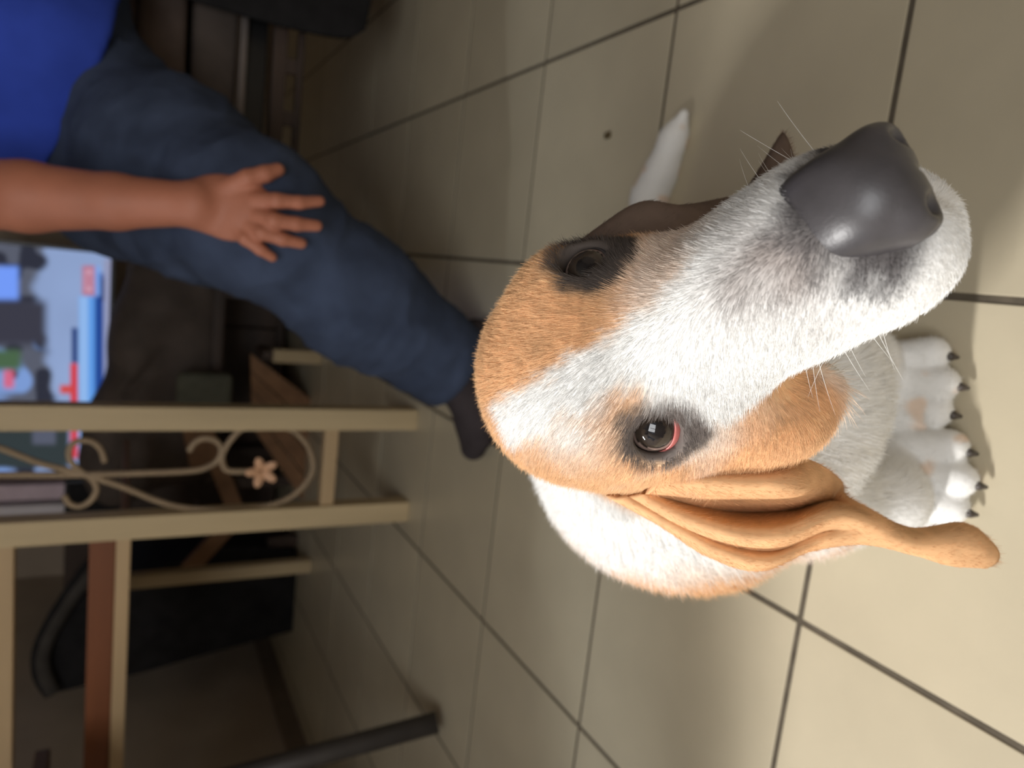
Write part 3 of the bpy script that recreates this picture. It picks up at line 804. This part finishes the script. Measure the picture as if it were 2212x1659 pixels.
Vs = Vs + Ns * (.010 * (fo ** 3 - .3))[:, None]
so = mesh_np('shirt', Vs, Fs_, M['shirt'], person); tag(so, 'royal blue cotton shirt')
# feet in dark socks
for (an, toe, hl_) in ((ank, FZ(1022, 968, .03), None), (ankL, ankL + np.array([-.20, .02, -.07]), None)):
    KF = Field(np.minimum(an, toe) - .14, np.maximum(an, toe) + .12, .0035)
    KF.lo[2] = max(KF.lo[2], -.004)
    KF = Field((min(an[0], toe[0]) - .1, min(an[1], toe[1]) - .12, -.003), (max(an[0], toe[0]) + .1, max(an[1], toe[1]) + .08, an[2] + .09), .0035)
    dd = toe - an; dd[2] = 0; ddn = dd / np.linalg.norm(dd)
    heel = an - ddn * .045; heel = np.array([heel[0], heel[1], .034]); ball = np.array([toe[0], toe[1], .028]) - ddn * .05; tz = np.array([toe[0], toe[1], .024])
    sd_ = np.array([-ddn[1], ddn[0], 0])
    KF.cone(an + np.array([0, 0, .05]), an, .046, .046, .03); KF.cone(an, heel, .046, .036, .03)
    KF.cone(an, ball, .044, .030, .03); KF.cone(heel, ball, .033, .028, .02)
    KF.cone(ball - sd_ * .016, tz - sd_ * .012, .029, .024, .02); KF.cone(ball + sd_ * .016, tz + sd_ * .016 - ddn * .02, .027, .022, .02)
    KF.d[:, :, :2] = np.maximum(KF.d[:, :, :2], .002)
    ko, _, _ = KF.obj('sock', M['sock'], person, 1)

# settee the person sits on
sf = empty('settee', (1.95, -.45, 0), 'brown cloth settee with a dark wooden base under the seated person', 'settee')
XS = 1.72; ya_, yb_ = -1.35, .03
bm = box_bm(XS, 2.30, ya_, yb_ - .28, .505, .600, .03, 4); bm_obj('seat_cushion', bm, M['sofafab'], sf, True)
bm = box_bm(XS + .012, 2.30, ya_, yb_, .405, .495, .015, 3); bm_obj('base', bm, M['brownfab'], sf, True)
box('steel_rail', XS - .004, XS + .02, ya_, yb_, .388, .403, M['steel'], sf)
box('gap_shade_strip', XS + .02, XS + .05, ya_, yb_, .345, .388, M['plastic'], sf)  # black strip standing in for the shaded gap below the base
box('lower_board', XS, XS + .03, ya_, yb_, .305, .335, M['darkwood'], sf)
for k in range(9): box('spindle', XS + .002, XS + .018, yb_ - .10 - .11 * k - .016, yb_ - .10 - .11 * k + .016, .283, .305, M['darkwood'], sf, .001)
box('foot_rail', XS, XS + .02, ya_, yb_, .268, .283, M['darkwood'], sf)
for x_ in (XS + .03, 2.26):
    for y_ in (yb_ - .03, ya_ + .03): box('leg', x_ - .022, x_ + .022, y_ - .022, y_ + .022, 0, .404, M['darkwood'], sf)
bm = box_bm(2.22, 2.42, ya_, yb_ - .28, .55, 1.0, .05, 4); bm_obj('backrest', bm, M['sofafab'], sf, True)
# black blanket over the front of the settee
bl = [[(330, -30), (335, -70), (340, -120), (345, -170)], [(420, 2), (425, -50), (430, -110), (435, -170)], [(600, 55), (595, -10), (590, -90), (590, -170)], [(740, 82), (738, 20), (735, -70), (730, -165)], [(785, 66), (800, 0), (805, -70), (805, -160)]]
G = np.array([[AX(x, y, XS - .062 + .008 * math.sin(i * 1.7 + j)) for j, (x, y) in enumerate(r)] for i, r in enumerate(bl)])
top = G[0] + np.array([.03, 0, .0]); top[:, 2] = .606
G = np.concatenate([top[None], G]); G = np.stack([smooth_path(r, 5) for r in G]); G = np.stack([smooth_path(G[:, j], 5) for j in range(G.shape[1])], 1)
nr_, nc_ = G.shape[:2]; fs = [(i * nc_ + j, i * nc_ + j + 1, (i + 1) * nc_ + j + 1, (i + 1) * nc_ + j) for i in range(nr_ - 1) for j in range(nc_ - 1)]
bk = mesh_pydata('blanket', G.reshape(-1, 3), fs, M['blackfab'], None, True); tag(bk, 'black blanket hanging over the front of the brown settee', 'blanket')
md = bk.modifiers.new('thick', 'SOLIDIFY'); md.thickness = .014; md.offset = 0

# ================================================================== PINE STAND WITH WROUGHT IRON SCROLL
XP = 1.55
stand = empty('pine_stand', (XP, .46, 0), 'pale pine stand with tall posts and a wrought iron scroll panel', 'stand')
def post(name, y, z0, z1, w=.048, x=XP, m=None, par=stand):
    return box(name, x - w / 2, x + w / 2, y - w / 2, y + w / 2, z0, z1, m or M['pine'], par, .003)
yP1 = .351; yP2 = .572
post('post', yP1, 0, 1.30); post('post', yP2, 0, 1.30); post('post', 1.42, 0, 1.30)
box('stretcher', XP - .015, XP + .015, yP1 + .024, yP2 - .024, .178, .208, M['pine_h'], stand)
box('rail', XP - .02, XP + .014, yP2 + .024, 1.396, .578, .604, M['pine_h'], stand)
box('board', XP - .014, XP + .014, yP2 + .024, 1.396, .604, .650, M['redwood'], stand)
box('rail', XP - .02, XP + .014, yP2 + .024, 1.396, .770, .830, M['pine_h'], stand)
box('rail', XP - .02, XP + .014, yP1 + .024, yP2 - .024, 1.20, 1.25, M['pine_h'], stand)
# table shelf behind the rail with its rear legs
box('shelf', XP + .016, 2.46, yP2 + .06, 1.12, .580, .596, M['midwood'], stand)
for y, zt in ((1.085, .58),): box('rear_leg', 2.41, 2.45, y - .022, y + .022, 0, zt, M['pine'], stand, .003)
# scroll: traced in the plane between the two posts
def sp(pts): return [AX(x, y, XP) for x, y in pts]
ir = empty('t', (0, 0, 0), None, None); bpy.data.objects.remove(ir)
scrolls = [
 [(-150, 1025), (0, 1026), (150, 1026), (300, 1022), (400, 1018), (440, 1012), (470, 995), (478, 970), (465, 952), (440, 947), (420, 957), (408, 975)],
 [(-120, 930), (0, 968), (90, 1002), (170, 1022), (260, 1050), (340, 1082), (400, 1097), (480, 1101), (560, 1096), (620, 1078), (660, 1045), (676, 1010), (668, 970), (645, 940), (610, 920), (565, 915), (525, 925), (495, 955), (480, 985), (484, 1010), (500, 1018), (540, 1018)],
 [(185, 1025), (165, 1010), (150, 990), (152, 965), (172, 952), (200, 955), (218, 972), (226, 998)],
 [(185, 1025), (202, 1040), (208, 1060), (195, 1082), (172, 1094), (150, 1088), (138, 1070)]]
for k, sc in enumerate(scrolls):
    tube('iron_scroll', smooth_path(sp(sc), 8), .0062 if k < 2 else .0058, M['iron'], stand, 10)
# five-petal flower at the end of the scroll
fc_ = AX(565, 1018, XP)
for k in range(5):
    a = 2 * math.pi * k / 5 + .3
    bm = bmesh.new(); bmesh.ops.create_uvsphere(bm, u_segments=14, v_segments=8, radius=1)
    for v in bm.verts:
        c = v.co; r = .018 + c.x * .017
        y = r * math.cos(a) - c.y * .010 * math.sin(a); z = r * math.sin(a) + c.y * .010 * math.cos(a)
        v.co = Vector((fc_[0] + c.z * .005 - .004 - .006 * c.x, fc_[1] + y, fc_[2] + z))
    bm_obj('petal', bm, M['flower'], stand, True)

# ================================================================== TELEVISION AND CABINET
XT = 3.10
tv = empty('television', (XT + .05, .46, .60), 'flat television showing a news broadcast with a blue caption bar', 'television')
ty0, ty1, tz0, tz1 = .085, .915, .655, 1.150
nx, nz_ = 150, 84
yy = np.linspace(ty1, ty0, nx + 1); zz = np.linspace(tz0, tz1, nz_ + 1)
Y2, Z2 = np.meshgrid(yy, zz); VS = np.stack([np.full(Y2.size, XT), Y2.ravel(), Z2.ravel()], 1)
ii = np.arange(nx * nz_); r_, c_ = ii // nx, ii % nx; a0 = r_ * (nx + 1) + c_
FS = np.stack([a0, a0 + 1, a0 + nx + 2, a0 + nx + 1], 1)
scr = mesh_np('screen', VS, FS, None, tv); scr.data.polygons.foreach_set('use_smooth', np.zeros(len(FS), bool))
px, py = PIX(VS); n1_ = vnoise(VS, 9.); n2_ = vnoise(VS + 5, 22.); n3_ = vnoise(VS + 9, 14.)
def C3(*c): return np.array(srgb(*c)[:3])
sc_ = C3(138, 158, 198)[None] * (1 + .12 * (n1_ - .5)[:, None])
left = sstep(-12, 12, 95 - px - 20 * np.sin((py - 560) / 60.) + 30 * (n2_ - .5))
k2_ = sstep(.48, .62, n2_)[:, None]; k3_ = sstep(.52, .66, n3_)[:, None]
crowd = (C3(86, 90, 104) * (1 - k3_) + C3(120, 150, 205) * k3_) * (1 - k2_) + C3(46, 48, 60) * k2_
sc_ = sc_ * (1 - left[:, None]) + crowd * left[:, None]
def rect(x0, x1, y0, y1, c, blur=5):
    global sc_
    k = (sstep(x0 - blur, x0 + blur, px) * (1 - sstep(x1 - blur, x1 + blur, px)) * sstep(y0 - blur, y0 + blur, py) * (1 - sstep(y1 - blur, y1 + blur, py)))[:, None]
    sc_ = sc_ * (1 - k) + C3(*c) * k
rect(-200, 40, 575, 650, (112, 150, 240), 8); rect(-60, 45, 755, 800, (72, 98, 72), 10); rect(8, 30, 800, 838, (205, 100, 130), 7); rect(-200, 100, 650, 745, (58, 58, 70), 14)
rect(-400, 148, 885, 1010, (50, 58, 60)); rect(70, 120, 925, 960, (84, 88, 104))
rect(172, 218, 640, 990, (92, 150, 222)); rect(172, 190, 640, 990, (140, 178, 228))
rect(205, 224, 590, 990, (32, 66, 140)); rect(218, 226, 600, 650, (20, 40, 90)); rect(225, 260, 560, 990, (142, 146, 176))
rect(178, 206, 574, 638, (176, 112, 134)); rect(184, 200, 582, 630, (196, 150, 170), 3); rect(188, 196, 592, 620, (176, 112, 134), 2)
rect(206, 216, 575, 640, (120, 160, 226))
rect(155, 168, 708, 785, (38, 62, 118), 3); rect(152, 168, 785, 990, (200, 62, 74), 3); rect(130, 156, 832, 850, (200, 72, 66), 5)
set_attr(scr, 'picture', np.clip(sc_, 0, 1))
sm_ = bpy.data.materials.new('screen_picture'); sm_.use_nodes = True
n_ = sm_.node_tree; n_.nodes.clear(); o_ = n_.nodes.new('ShaderNodeOutputMaterial'); e_ = n_.nodes.new('ShaderNodeEmission'); at_ = n_.nodes.new('ShaderNodeAttribute'); at_.attribute_name = 'picture'
e_.inputs[1].default_value = 1.0; n_.links.new(at_.outputs['Color'], e_.inputs[0]); n_.links.new(e_.outputs[0], o_.inputs[0])
scr.data.materials.append(sm_)
box('housing', XT + .003, XT + .045, ty0 - .012, ty1 + .012, tz0 - .014, tz1 + .012, M['plastic'], tv, .004)
box('bezel', XT - .004, XT + .003, ty0 - .012, ty1 + .012, tz0 - .014, tz0, M['plastic'], tv, .001)
box('bezel', XT - .004, XT + .003, ty0 - .012, ty0, tz0, tz1, M['plastic'], tv, .001)
box('bezel', XT - .004, XT + .003, ty1, ty1 + .012, tz0, tz1, M['plastic'], tv, .001)
box('bezel', XT - .004, XT + .003, ty0 - .012, ty1 + .012, tz1, tz1 + .012, M['plastic'], tv, .001)
box('stand_neck', XT + .01, XT + .04, .42, .52, .612, .645, M['plastic'], tv, .003)
box('stand_foot', XT - .06, XT + .12, .28, .66, .600, .613, M['plastic'], tv, .004)
cab = empty('media_cabinet', (3.25, .45, 0), 'low dark wooden cabinet under the television', 'cabinet')
box('top', 2.98, 3.50, -.12, 1.12, .570, .600, M['darkwood'], cab, .004)
box('side_panel', 3.0, 3.48, -.10, -.07, 0, .57, M['darkwood'], cab); box('side_panel', 3.0, 3.48, 1.07, 1.10, 0, .57, M['darkwood'], cab)
box('back_panel', 3.46, 3.48, -.07, 1.07, .02, .57, M['darkwood'], cab); box('bottom_panel', 3.0, 3.46, -.07, 1.07, .03, .06, M['darkwood'], cab)
for k, (ya, yb) in enumerate(((-.066, .312), (.318, .692), (.698, 1.066))):
    d_ = box('door', 3.0, 3.02, ya, yb, .062, .566, M['darkwood'], cab, .004)
    tube('knob', [(3.0, yb - .04, .33), (2.988, yb - .04, .33), (2.982, yb - .04, .33)], [.005, .009, .006], M['steel'], d_, 10)
# folded linen on a tall dark shelf box left of the television
sb = box('tower_shelf', 3.02, 3.42, 1.14, 1.52, 0, .780, M['darkwood'], None, .005); tag(sb, 'plain dark wooden tower box beside the television cabinet', 'shelf')
sb2 = empty('wall_box', (3.2, 1.05, .60), 'dark speaker box on the cabinet beside the television', 'speaker')
box('cabinet_shell', 3.06, 3.30, .945, 1.118, .600, .785, M['plastic'], sb2, .004)
box('grille', 3.052, 3.06, .955, 1.10, .615, .775, M['blackfab'], sb2, .002)
for k, (pa, pb_, lab) in enumerate(((1046, 1078, 'pale pink folder standing on the dark speaker beside the television'), (1090, 1118, 'white folder standing at the outer edge of the dark speaker'))):
    y0_ = AX(100, pa, 3.08)[1]; y1_ = AX(100, pb_, 3.08)[1]
    o = empty('folder', (3.17, (y0_ + y1_) / 2, .786), lab, 'folder', 'folders on the speaker')
    fm = M['linen'] if k == 0 else M['paper']
    box('cover', 3.08, 3.28, y0_, y0_ + .004, .786, 1.06, fm, o, .001); box('cover', 3.08, 3.28, y1_ - .004, y1_, .786, 1.06, fm, o, .001)
    box('spine', 3.076, 3.08, y0_, y1_, .786, 1.06, fm, o, .001)
    box('pages', 3.082, 3.275, y0_ + .005, y1_ - .005, .790, 1.05, M['paper'], o, .001)

# ================================================================== DARK ARMCHAIR BEHIND THE STAND
ac = empty('armchair', (2.55, .50, 0), 'dark brown rounded armchair on brown wooden legs in front of the television', 'armchair')
AF = Field((2.46, -.06, .18), (2.98, 1.06, .86), .010)
XA = 2.68
prof = [(300, 655), (245, 700), (236, 760), (240, 830), (205, 880), (178, 930), (170, 1000), (190, 1050)]
for (x, y) in prof:
    c0 = AX(x + 52, y, XA); AF.ell(c0 + np.array([.06, 0, -.01]), (.12, .085, .085), None, .06)
AF.cone((2.78, .16, .50), (2.78, .78, .52), .10, .11, .08)
AF.cone((2.74, .16, .38), (2.74, .76, .38), .09, .10, .08)
AF.cone(AX(275, 850, 2.63), AX(355, 765, 2.63), .012, .012, .02, 's')
AF.obj('backrest', M['brownfab'], ac, 2)
box('seat_base', 2.64, 2.95, .10, .84, .30, .335, M['darkwood'], ac, .006)
for p, q, w in (((430, 900), (515, 1118), .055), ((515, 1112), (405, 1232), .055)):
    bar('frame_strut', AX(*p, 2.58), AX(*q, 2.58), w, .03, M['midwood'], ac)
bar('frame_rail', AX(415, 880, 2.585), AX(440, 1010, 2.585), .085, .03, M['midwood'], ac)
for y in (.14, .80): box('leg', 2.90, 2.94, y - .02, y + .02, 0, .30, M['darkwood'], ac)
for y in (.16, .84): box('leg', 2.64, 2.68, y - .02, y + .02, 0, .30, M['darkwood'], ac)
ft_ = AX(690, 772, 2.50); box('foot', 2.48, 2.52, ft_[1] - .022, ft_[1] + .022, 0, .16, M['pine'], ac, .003)
box('foot_bar', 2.49, 2.66, ft_[1] - .015, ft_[1] + .015, .16, .19, M['darkwood'], ac, .003)
# slanted planks of the armchair's wooden base
def quad_prism(name, pts2, x0, x1, m, par):
    n = len(pts2); vs = [(x0, y, z) for y, z in pts2] + [(x1, y, z) for y, z in pts2]
    fs = [tuple(range(n))[::-1], tuple(range(n, 2 * n))] + [(i, (i + 1) % n, n + (i + 1) % n, n + i) for i in range(n)]
    o = mesh_pydata(name, vs, fs, m, par); b = bmesh.new(); b.from_mesh(o.data); bmesh.ops.recalc_face_normals(b, faces=b.faces[:]); b.to_mesh(o.data); b.free(); return o
def yz(x, y, X): 
    p = AX(x, y, X); return (p[1], max(p[2], 0.001))
for k in range(4):
    t0, t1 = k / 4, (k + 1) / 4 - .02
    A_ = np.array([(542, 765), (700, 862)], float); B_ = np.array([(545, 925), (700, 1085)], float)
    f_ = lambda t, s: tuple(A_[s] * (1 - t) + B_[s] * t)
    quad_prism('plank', [yz(*f_(t0, 0), 2.60), yz(*f_(t1, 0), 2.60), yz(*f_(t1, 1), 2.60), yz(*f_(t0, 1), 2.60)], 2.60, 2.625, M['midwood'], ac)
# small grey cushion tucked under the armchair
gc = AX(442, 846, 2.52)
bm = box_bm(2.50, 2.555, gc[1] - .062, gc[1] + .062, gc[2] - .085, gc[2] + .085, .025, 4)
gco = bm_obj('cushion', bm, M['greycush'], None, True); tag(gco, 'small grey green cushion leaning on the dark armchair', 'cushion')

# ================================================================== BLACK CHAIR AT THE LEFT
bc = empty('black_chair', (2.75, 1.22, 0), 'black upholstered chair with a curved top edge near the left wall', 'chair')
poly = [(455, 1178), (430, 1200), (205, 1262), (150, 1325), (112, 1400), (104, 1440), (118, 1497), (300, 1455), (450, 1412), (640, 1362), (648, 1250), (640, 1190)]
quad_prism('side_panel', [yz(x, y, 2.62) for x, y in poly], 2.62, 2.96, M['blackfab'], bc)
tube('curved_arm', smooth_path([AX(x, y, 2.585) for x, y in ((215, 1215), (160, 1280), (115, 1350), (92, 1405), (92, 1450), (112, 1495))], 6), .026, M['greyfab'], bc, 12)
tube('piping', smooth_path([AX(x, y, 2.575) for x, y in ((200, 1205), (140, 1285), (95, 1360), (76, 1415), (80, 1465), (104, 1503))], 6), .012, M['blackfab'], bc, 10)
for x_, y_ in ((2.66, 1.08), (2.92, 1.08), (2.66, 1.36), (2.92, 1.36)): box('leg', x_ - .02, x_ + .02, y_ - .02, y_ + .02, 0, .11, M['darkwood'], bc)

# slanted dark metal legs of a folding table whose top lies outside the picture
ft = empty('folding_table', (1.25, 1.28, 0), 'folding table with slanted dark grey metal legs by the left wall', 'table')
lb = FZ(945, 1560, .018); lt = AX(560, 1665, 1.30)
dirv = (lt - lb); tt = (.70 - lb[2]) / dirv[2]; ltop = lb + dirv * tt
for dx in (0, -.45):
    o1 = np.array([dx, 0, 0])
    tube('leg', [lb + o1, ltop + o1], .0215, M['darkmetal'], ft, 12)
    tube('leg', [np.array([lb[0], 1.56, .018]) + o1 + np.array([-.05, 0, 0]), np.array([ltop[0] - .05, lb[1] + .06, .70]) + o1], .0215, M['darkmetal'], ft, 12)
box('table_top', .66, 1.44, .96, 1.64, .700, .725, M['darkwood'], ft, .004)

# crumb on the tiles
cpos = FZ(1312, 292, .002)
bm = bmesh.new(); bmesh.ops.create_icosphere(bm, subdivisions=2, radius=.007)
for v in bm.verts: v.co = Vector((v.co.x * 1.2, v.co.y * .8, v.co.z * .35)) * (1 + .25 * random.uniform(-1, 1)) + Vector(cpos)
cr = bm_obj('crumb', bm, M['crumb'], None, True); tag(cr, 'tiny brown crumb lying on a floor tile beside the tail', 'crumb')
